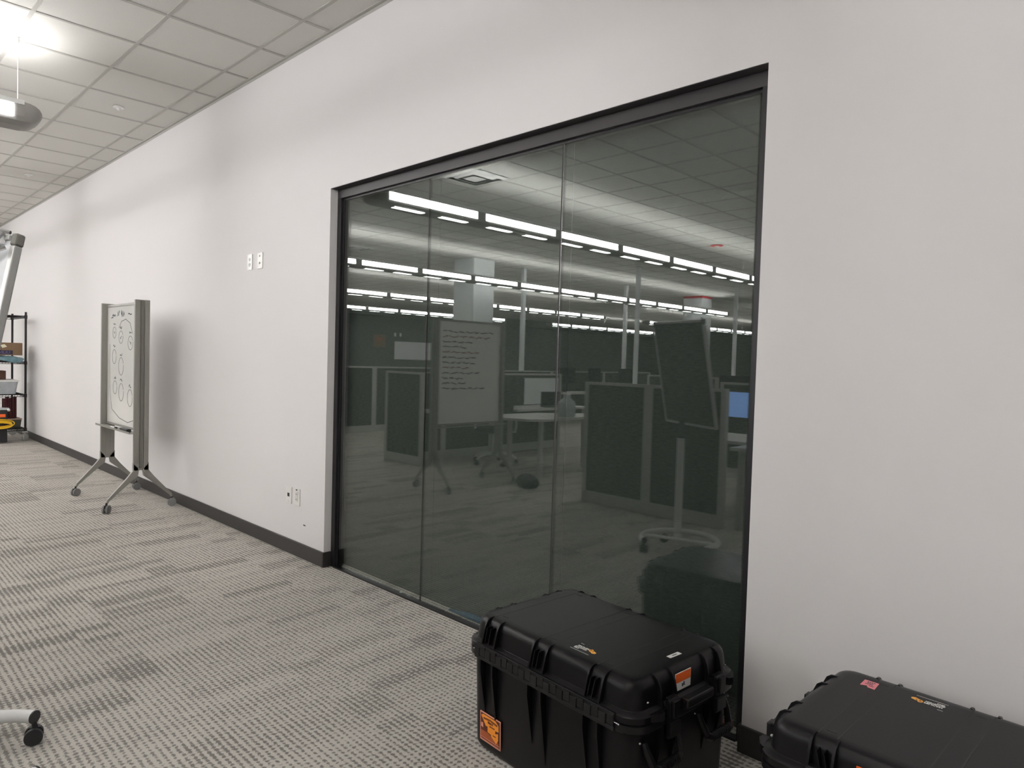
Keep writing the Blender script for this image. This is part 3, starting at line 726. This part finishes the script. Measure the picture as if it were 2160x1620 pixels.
# local: x 0..W, z 0..ez_len, y<0 is the writing face
MB().box(.012, W-.012, -.004, .006, .01, ez_len-.012, fm).build('board_panel', 'paper', t)
MB().box(.012, W-.012, .006, .012, .01, ez_len-.012, fm).build('board_back', 'greyback', t)
fr = MB()
fr.box(-.004, .018, -.012, .014, .0, ez_len-.035, fm); fr.box(W-.018, W+.004, -.012, .014, .0, ez_len-.035, fm)
fr.box(0, W, -.012, .014, -.006, .016, fm); fr.box(.03, W-.03, -.012, .014, ez_len-.018, ez_len, fm)
fr.build('board_frame', 'silver', t, bevel=.004)
cp = MB(); cp.box(-.006, .019, -.014, .016, ez_len-.036, ez_len+.004, fm); cp.box(W-.019, W+.006, -.014, .016, ez_len-.036, ez_len+.004, fm)
cp.build('corner_cap', 'alu_dark', t, bevel=.006)
cl = MB(); cl.tube([fm @ Vector(p) for p in ((.024, -.018, ez_len-.045), (.045, -.040, ez_len-.065), (.062, -.030, ez_len-.02), (.05, -.02, ez_len+.008), (.03, -.01, ez_len+.006))], [.006, .011, .012, .010, .006], 8)
cl.tube([fm @ Vector(p) for p in ((.030, -.022, ez_len-.05), (.052, -.045, ez_len-.055), (.075, -.036, ez_len-.03))], [.007, .012, .006], 8)
cl.build('paper_clamp', 'steel', t, smooth=True)
MB().box(.05, W-.05, -.022, -.004, ez_len-.030, ez_len+.002, fm).build('clamp_bar', 'white_metal', t, bevel=.004)
wr = MB()
for i in range(5):
    zz = ez_len-.26-i*.075
    pts = [(.062+.5*k/14, zz+random.uniform(-.02, .02)) for k in range(15)]
    wr.stroke(pts, .007, -.0042, mx=fm)
wr.build('pen_writing', 'marker_teal', t)

# ------------------------------------------------------------------ wire rack and its load
RX0, RX1, RY0, RY1 = -13.74, -12.75, -.58, -.135
t = thing('wire_rack', 'black wire shelving rack on castors at the far end of the long wall', 'shelving rack', ((RX0+RX1)/2, (RY0+RY1)/2, 0))
hx, hy = (RX1-RX0)/2, (RY1-RY0)/2
for sx in (-1, 1):
    for sy in (-1, 1):
        MB().cyl((sx*hx, sy*hy, .155), (sx*hx, sy*hy, 1.975), .0155, 12).build('post', 'rack', t, smooth=True)
        c = castor(sx*(hx-.03), sy*hy, .055, t, rz=.5*sx+.3*sy, m='trim', name='castor')
        MB().box(sx*hx-.05, sx*hx+.03, sy*hy-.03, sy*hy+.03, .128, .150).build('castor_plate', 'steel', c, bevel=.003)
for z in (1.915, 1.215, .715, .195):
    b = MB()
    for sy in (-1, 1):
        for dz in (0, .028): b.box(-hx, hx, sy*hy-.006, sy*hy+.006, z-.03+dz-.004, z-.03+dz+.005)
        n = 26
        for k in range(n): b.cyl((-hx+2*hx*k/n, sy*hy, z-.03), (-hx+2*hx*(k+.5)/n, sy*hy, z-.004), .0025, 4)
    for sx in (-1, 1):
        for dz in (0, .028): b.box(sx*hx-.006, sx*hx+.006, -hy, hy, z-.03+dz-.004, z-.03+dz+.005)
        n = 12
        for k in range(n): b.cyl((sx*hx, -hy+2*hy*k/n, z-.03), (sx*hx, -hy+2*hy*(k+.5)/n, z-.004), .0025, 4)
    for k in range(1, 18): b.cyl((-hx+2*hx*k/18, -hy, z), (-hx+2*hx*k/18, hy, z), .0025, 4)
    b.build('shelf', 'rack', t)
    b = MB()
    for sx in (-1, 1):
        for sy in (-1, 1): b.cyl((sx*hx, sy*hy, z-.04), (sx*hx, sy*hy, z+.012), .021, 10)
    b.build('shelf_collar', 'rack', t)
# bubble film under the box, hanging past the rack's end
b = MB(); rings = []
for k in range(9):
    x = -13.5+k*.11; s = 1+.25*math.sin(k*2.1)
    rings.append([(x, -.36+.185*math.cos(a), 1.262+.034*s*math.sin(a)+.006*math.sin(5*a+k)) for a in [2*PI*i/16 for i in range(16)]])
rings.append([(-12.58, -.30+.10*math.cos(a), 1.235+.03*math.sin(a)) for a in [2*PI*i/16 for i in range(16)]])
b.loft(rings); tag(b.build('plastic_film', 'tealbag', smooth=True), 'blue green plastic film spread under the carton on the rack', 'plastic film')
t = thing('cardboard_box', 'long brown carton with mirrored lettering on the rack, on plastic film', 'cardboard box', (-13.05, -.37, 1.312))
MB().box(-.30, .24, -.21, .205, 0, .19).build('carton', 'card', t, bevel=.003)
MB().box(.2400, .2412, -.205, .085, .012, .074).build('printed_panel', 'navy', t)
text_mesh('ULINE', .062, 'printed_lettering', 'lilac', t, Matrix(((0, 0, 1, .2415), (1, 0, 0, .050), (0, 1, 0, .022), (0, 0, 0, 1))), bold=.001)
MB().prism([(-.075, .150), (-.02, .165), (.012, .128), (-.045, .108)], .2400, .2412, 'x').build('paper_sticker', 'cream', t)
t = thing('storage_tub', 'cloudy clear plastic tub with a white lid on the rack', 'storage tub', (-13.12, -.37, .720))
MB().loft([rrect(.26, .135, .03, 0), rrect(.285, .160, .03, .19)]).build('tub', 'tub', t, smooth=True)
MB().loft([rrect(.30, .175, .03, .19), rrect(.30, .175, .03, .205), rrect(.28, .155, .03, .215)]).build('lid', 'white', t, smooth=True)
t = thing('cardboard_box', 'small dark brown carton sitting on the plastic tub', 'cardboard box', (-13.16, -.45, .936))
MB().box(-.20, .22, -.10, .10, 0, .115).build('carton', 'card_dark', t, bevel=.002)
MB().box(-.05, .222, -.04, .10, .115, .135).build('open_flap', 'card_dark', t); MB().box(.2202, .2212, -.09, .05, .012, .022).build('printed_line', 'navy', t)
tag(MB().box(-13.3, -12.86, -.565, -.43, .200, .62).build('packing_bundle', 'tan', bevel=.02), 'tan packing bundle standing on the lower shelf of the rack', 'packing')
b = MB()
for k in range(9): b.box(-12.99+.0, -12.86+random.uniform(-.02, .02), -.392+k*.019, -.376+k*.019, .345, .66+random.uniform(-.02, .02))
tag(b.build('folded_cloth', 'maroon', bevel=.003), 'maroon folded cloth standing upright on the lower part of the rack', 'cloth')
t = thing('crate', 'dark olive crate on the bottom shelf of the rack', 'crate', (-13.0, -.29, .200))
MB().loft([rrect(.16, .11, .01, 0), rrect(.175, .125, .01, .14)]).build('tray', 'olive', t); MB().loft([rrect(.18, .13, .01, .13), rrect(.18, .13, .01, .142)]).build('rim', 'tan', t)
t = thing('tool_case', 'black case with an orange label at the rack foot', 'tool case', (-12.62, -.50, .0))
MB().box(-.06, .06, -.14, .11, .02, .50).build('body', 'blackp', t, bevel=.01); MB().box(.06, .0615, -.13, .085, .395, .44).build('orange_label', 'orange', t)
MB().box(-.06, .065, -.15, .13, .50, .53).build('lid', 'tub', t, bevel=.006); MB().sphere((.05, .12, .50), .026, 10).build('corner_guard', 'steel', t, smooth=True)
b = MB()
for k in range(5):
    b.tube([(-12.54+.012*k, -.50+.155*math.cos(a), .30+.045*math.sin(a)-.006*k) for a in [2*PI*i/24 for i in range(24)]], .009, 8, closed=True)
b.tube([(-12.535, -.50+.19*math.cos(a), .30+.065*math.sin(a)) for a in [PI*(i/16-.5) for i in range(17)]], .007, 8)
tag(b.build('cable_coil', 'yellow', smooth=True), 'yellow cable coiled against the tool case on the rack', 'cable')

# ------------------------------------------------------------------ office partitions and desks seen in the glass
def partition(p0, p1, h, label, posts=(), foot=.13, th=.06, endw=.05, group='grey framed office partitions'):
    p0, p1 = Vector(p0), Vector(p1); d = p1-p0; L = d.length; a = math.atan2(d.y, d.x)
    t = thing('office_partition', label, 'partition', (p0.x, p0.y, 0), a, group); q = th/2
    MB().box(endw, L-endw, -q+.008, q-.008, foot, h-.03).build('fabric_panel', 'fabric', t)
    MB().box(0, L, -q, q, h-.03, h).build('top_rail', 'trim', t, bevel=.002)
    MB().box(0, L, -q, q, .008, foot).build('base_strip', 'trim', t)
    for x0, x1 in ((0, endw), (L-endw, L)): MB().box(x0, x1, -q, q, foot, h-.03).build('post', 'trim', t)
    for x in posts: MB().box(x-.05, x+.05, -q-.002, q+.002, foot, h-.03).build('post', 'trim', t)
    return t
partition((-8.15, -3.13), (-7.32, -3.13), 1.26, 'low dark partition end panel with a pale frame, left of the far whiteboard')
partition((-4.53, -3.08), (-2.945, -3.08), 1.26, 'wide low partition with a pale middle post, behind the easel', (.78,))
partition((-11.3, -3.7), (-11.3, -6.9), 1.26, 'long low partition by the aisle, left of the column', (1.34,))
partition((-11.3, -8.1), (-11.3, -14.5), 1.22, 'long low partition beyond the column', (2.1, 4.2))
partition((-7.74, -3.17), (-7.74, -6.4), 1.25, 'spine partition running back from the end panel', (1.6,))
partition((-4.5, -5.9), (-1.5, -5.9), 1.25, 'low partition behind the desk with the blue monitor', (1.5,))
partition((-7.70, -9.0), (-3.2, -9.0), 1.25, 'low partition across the third bay of desks', (1.5, 3.0))
t = thing('pinboard', 'pale board fixed to the spine partition above the desk', 'pinboard', (-7.705, -5.9, .75))
MB().box(-.002, .006, -.42, .42, 0, .42).build('panel', 'column', t); MB().box(-.003, .010, -.43, .43, .42, .43).build('edge', 'trim', t)

def desk(label, pts, z=.74, legs=()):
    t = thing('desk', label, 'desk', (pts[0][0], pts[0][1], 0), 0, 'pale topped office desks'); ox, oy = pts[0]
    P = [(x-ox, y-oy) for x, y in pts]
    MB().prism(P, z-.03, z).build('worktop', 'desk', t)
    for x, y in legs: MB().box(x-ox-.025, x-ox+.025, y-oy-.025, y-oy+.025, 0, z-.03).build('leg', 'trim', t)
    return t
desk('curved pale desk behind the far whiteboard', [(-6.55, -3.62), (-6.1, -3.44), (-5.8, -3.56), (-5.68, -3.75), (-5.68, -4.2), (-5.75, -4.8), (-6.1, -5.1), (-6.3, -4.75), (-6.5, -4.45)], legs=((-5.85, -3.85), (-6.35, -3.8), (-6.0, -4.9)))
desk('short pale desk beside the end panel with the code monitor', [(-7.68, -3.22), (-7.05, -3.22), (-7.05, -3.74), (-7.68, -3.74)], legs=((-7.1, -3.3), (-7.6, -3.3)))
desk('pale desk under the pinboard on the spine partition', [(-7.68, -4.62), (-7.0, -4.62), (-7.0, -6.3), (-7.68, -6.3)], legs=((-7.05, -6.2), (-7.6, -4.7)))
desk('pale desk behind the wide partition carrying the blue monitor', [(-3.9, -3.62), (-2.2, -3.62), (-2.2, -4.4), (-3.9, -4.4)], legs=((-3.8, -3.7), (-2.3, -3.7), (-3.8, -4.3), (-2.3, -4.3)))
desk('pale desk edge beside the end of the wide partition', [(-2.93, -3.12), (-2.35, -3.30), (-2.30, -3.58), (-2.93, -3.58)], legs=((-2.85, -3.2), (-2.4, -3.5)))
desk('pale desk in the second bay with dark monitors', [(-5.6, -6.8), (-3.4, -6.8), (-3.4, -7.5), (-5.6, -7.5)], legs=((-5.5, -6.9), (-3.5, -6.9), (-5.5, -7.4), (-3.5, -7.4)))
desk('pale desk at the back with dark monitors beyond the column', [(-10.9, -9.0), (-10.2, -9.0), (-10.2, -13.5), (-10.9, -13.5)], legs=((-10.8, -9.1), (-10.3, -9.1), (-10.8, -13.4), (-10.3, -13.4)))

def monitor(label, x, y, rz, wd=.56, ht=.34, z=.74, scr='screen_off', lift=.16):
    t = thing('monitor', label, 'monitor', (x, y, z), rz, 'computer monitors')
    MB().box(-wd/2, wd/2, -.012, .018, lift, lift+ht).build('bezel', 'blackp', t, bevel=.003)
    MB().box(-wd/2+.008, wd/2-.008, -.0135, -.012, lift+.010, lift+ht-.008).build('screen', scr, t)
    MB().box(-.025, .025, .018, .04, .01, lift+ht*.5).build('stand', 'blackp', t)
    MB().box(-.12, .12, -.06, .10, 0, .012).build('foot', 'blackp', t, bevel=.003)
    return t
# local -y is the screen side
monitor('monitor showing a plain blue screen, behind the end of the wide partition', -2.96, -3.95, PI, .86, .27, .74, 'screen_blue', .20)
m1 = monitor('dark monitor with faint blue code, beside the end panel', -7.42, -3.50, PI/2, .56, .35, .74, 'screen_off', .16)
b = MB()
for i in range(14):
    zz = .475-i*.021; x = -.23+random.choice((0, .02, .04))
    while x < random.uniform(-.05, .22): l_ = random.uniform(.02, .07); b.box(x, x+l_, -.0145, -.0138, zz, zz+.006); x += l_+.015
b.build('screen_text', 'screen_blue', m1)
monitor('small pale blue lit screen standing on the aisle desk', -11.75, -4.55, PI/2, .30, .19, 1.10, 'screen_pale', .10)
monitor('dark laptop screen on the curved desk by the pale board', -7.2, -5.55, PI/2+.2, .36, .22, .74, 'screen_off', .02)
for i, (x, y, rz) in enumerate(((-4.9, -7.2, 3.0), (-4.1, -7.25, 3.3), (-10.5, -9.8, 1.7), (-10.5, -10.9, 1.4), (-10.5, -12.2, 1.6))):
    monitor(['left dark monitor on the second bay desk', 'right dark monitor on the second bay desk', 'nearest dark monitor on the back desk', 'middle dark monitor on the back desk', 'farthest dark monitor on the back desk'][i], x, y, rz, .6, .36, .74, 'screen_off', .22)
desk('high pale shelf beyond the aisle partition', [(-12.1, -3.9), (-11.4, -3.9), (-11.4, -6.6), (-12.1, -6.6)], z=1.10, legs=((-12.0, -4.0), (-11.5, -4.0), (-12.0, -6.5), (-11.5, -6.5)))
t = thing('water_jug', 'pale round water jug on the curved desk beside the wide partition', 'jug', (-5.86, -4.35, .74))
prof = [(.0, 0), (.10, 0), (.115, .02), (.118, .15), (.10, .20), (.05, .245), (.045, .29), (.0, .292)]
MB().loft([[(max(r, .001)*math.cos(2*PI*i/20), max(r, .001)*math.sin(2*PI*i/20), z) for i in range(20)] for r, z in prof]).build('bottle', 'tub', t, smooth=True)
MB().cyl((0, 0, .288), (0, 0, .32), .05, 16).build('cap', 'white', t, smooth=True)

def chair(label, x, y, rz):
    t = thing('office_chair', label, 'office chair', (x, y, 0), rz, 'white framed office chairs')
    MB().loft([rrect(.22, .22, .08, .44, cy=0), rrect(.245, .245, .09, .46), rrect(.245, .245, .09, .49), rrect(.22, .22, .08, .51)]).build('seat', 'fabric', t, smooth=True)
    b = MB(); rg = []
    for k in range(7):
        z = .56+k*.075; w_ = .21-.012*abs(k-3); yy = .23+.05*math.sin(k/6*PI)*-1+.02*k*.6
        rg.append([(-w_, yy-.015, z), (w_, yy-.015, z), (w_*.98, yy+.015, z), (-w_*.98, yy+.015, z)])
    b.loft(rg); b.build('backrest', 'fabric', t, smooth=True)
    MB().cyl((0, 0, .12), (0, 0, .44), .028, 12).build('gas_lift', 'white_metal', t, smooth=True)
    for k in range(5):
        a = 2*PI*k/5+.3; ca, sa = math.cos(a), math.sin(a)
        b = MB(); b.tube([(.03*ca, .03*sa, .15), (.15*ca, .15*sa, .145), (.26*ca, .26*sa, .115), (.31*ca, .31*sa, .075)], [.024, .022, .018, .015], 8)
        lg = b.build('base_leg', 'white_metal', t, smooth=True); castor(.31*ca, .31*sa, .028, lg, rz=a, m='blackp')
    for s in (-1, 1):
        MB().tube([(s*.16, .02, .45), (s*.29, .02, .46), (s*.30, .02, .56), (s*.30, .0, .66)], [.014, .016, .014, .012], 8).build('armrest_bracket', 'white_metal', t, smooth=True)
        MB().loft([rrect(.035, .12, .03, .66, cx=s*.30), rrect(.04, .125, .03, .675, cx=s*.30), rrect(.035, .12, .03, .69, cx=s*.30)]).build('armrest', 'white_metal', t, smooth=True)
    return t
chair('office chair with a white base behind the far whiteboard', -6.98, -4.14, 2.6)
chair('office chair with white arms behind the blue monitor desk', -3.2, -5.1, .4)
b = MB(); b.loft([rrect(.20, .16, .08, 0), rrect(.26, .20, .10, .08), rrect(.24, .18, .10, .18), rrect(.14, .10, .06, .26), rrect(.05, .04, .02, .28)])
o = b.build('backpack', 'blackp', smooth=True); o.location = (-5.45, -3.2, 0); o.rotation_euler = (0, 0, .4); o.scale = (.55, .55, .55)
tag(o, 'black backpack slumped on the floor in front of the curved desk', 'backpack')

# power poles
def pole(x, y, z0, label, w_=.032, m='column'):
    t = thing('power_pole', label, 'power pole', (x, y, z0), 0, 'ceiling power poles')
    MB().box(-w_, w_, -w_, w_, 0, H-z0).build('shaft', m, t, bevel=.004)
    MB().box(-w_-.02, w_+.02, -w_-.02, w_+.02, H-z0-.012, H-z0).build('ceiling_collar', 'trim', t)
pole(-11.36, -9.2, 1.22, 'white power pole nearest the grey column', .045)
pole(-11.36, -13.3, 1.22, 'thin white power pole at the far end of the long partition', .045)
pole(-8.97, -10.4, 0, 'power pole standing on the floor nearest the wide partition', .04)
pole(-8.45, -14.0, 0, 'power pole farthest from the grey column', .04)

# far wall fittings
t = thing('wall_whiteboard', 'wide whiteboard hung on the far dark wall', 'whiteboard', (XL, -17.3, 1.35))
MB().box(0, .02, -1.25, 1.2, 0, .80).build('panel', 'paper', t); MB().box(0, .025, -1.26, 1.21, -.012, .0).box(0, .025, -1.26, 1.21, .80, .812).box(0, .025, 1.2, 1.212, 0, .8).build('board_frame', 'trim', t)
MB().box(.02, .03, -.9, .2, -.03, .01).build('pen_tray', 'trim', t)
t = thing('poster', 'tan poster on the far wall left of the wide whiteboard', 'poster', (XL, -15.25, 1.87))
MB().box(0, .015, -.34, .30, 0, .56).build('sheet', 'ply', t); MB().box(.015, .018, -.15, .12, .28, .42).build('printed_patch', 'rust', t)
for y, l in ((-16.12, 'left small white plate high on the far wall'), (-16.42, 'right small white plate high on the far wall')):
    tag(MB().box(XL, XL+.012, y-.05, y+.05, 2.38, 2.54).build('wall_plate', 'white', bevel=.002), l, 'wall outlet', 'plates on the far wall')
struct(MB().box(XL, XL+.4, YF, -.02, 3.25, H-.002).build('trim_2', 'far_wall'))
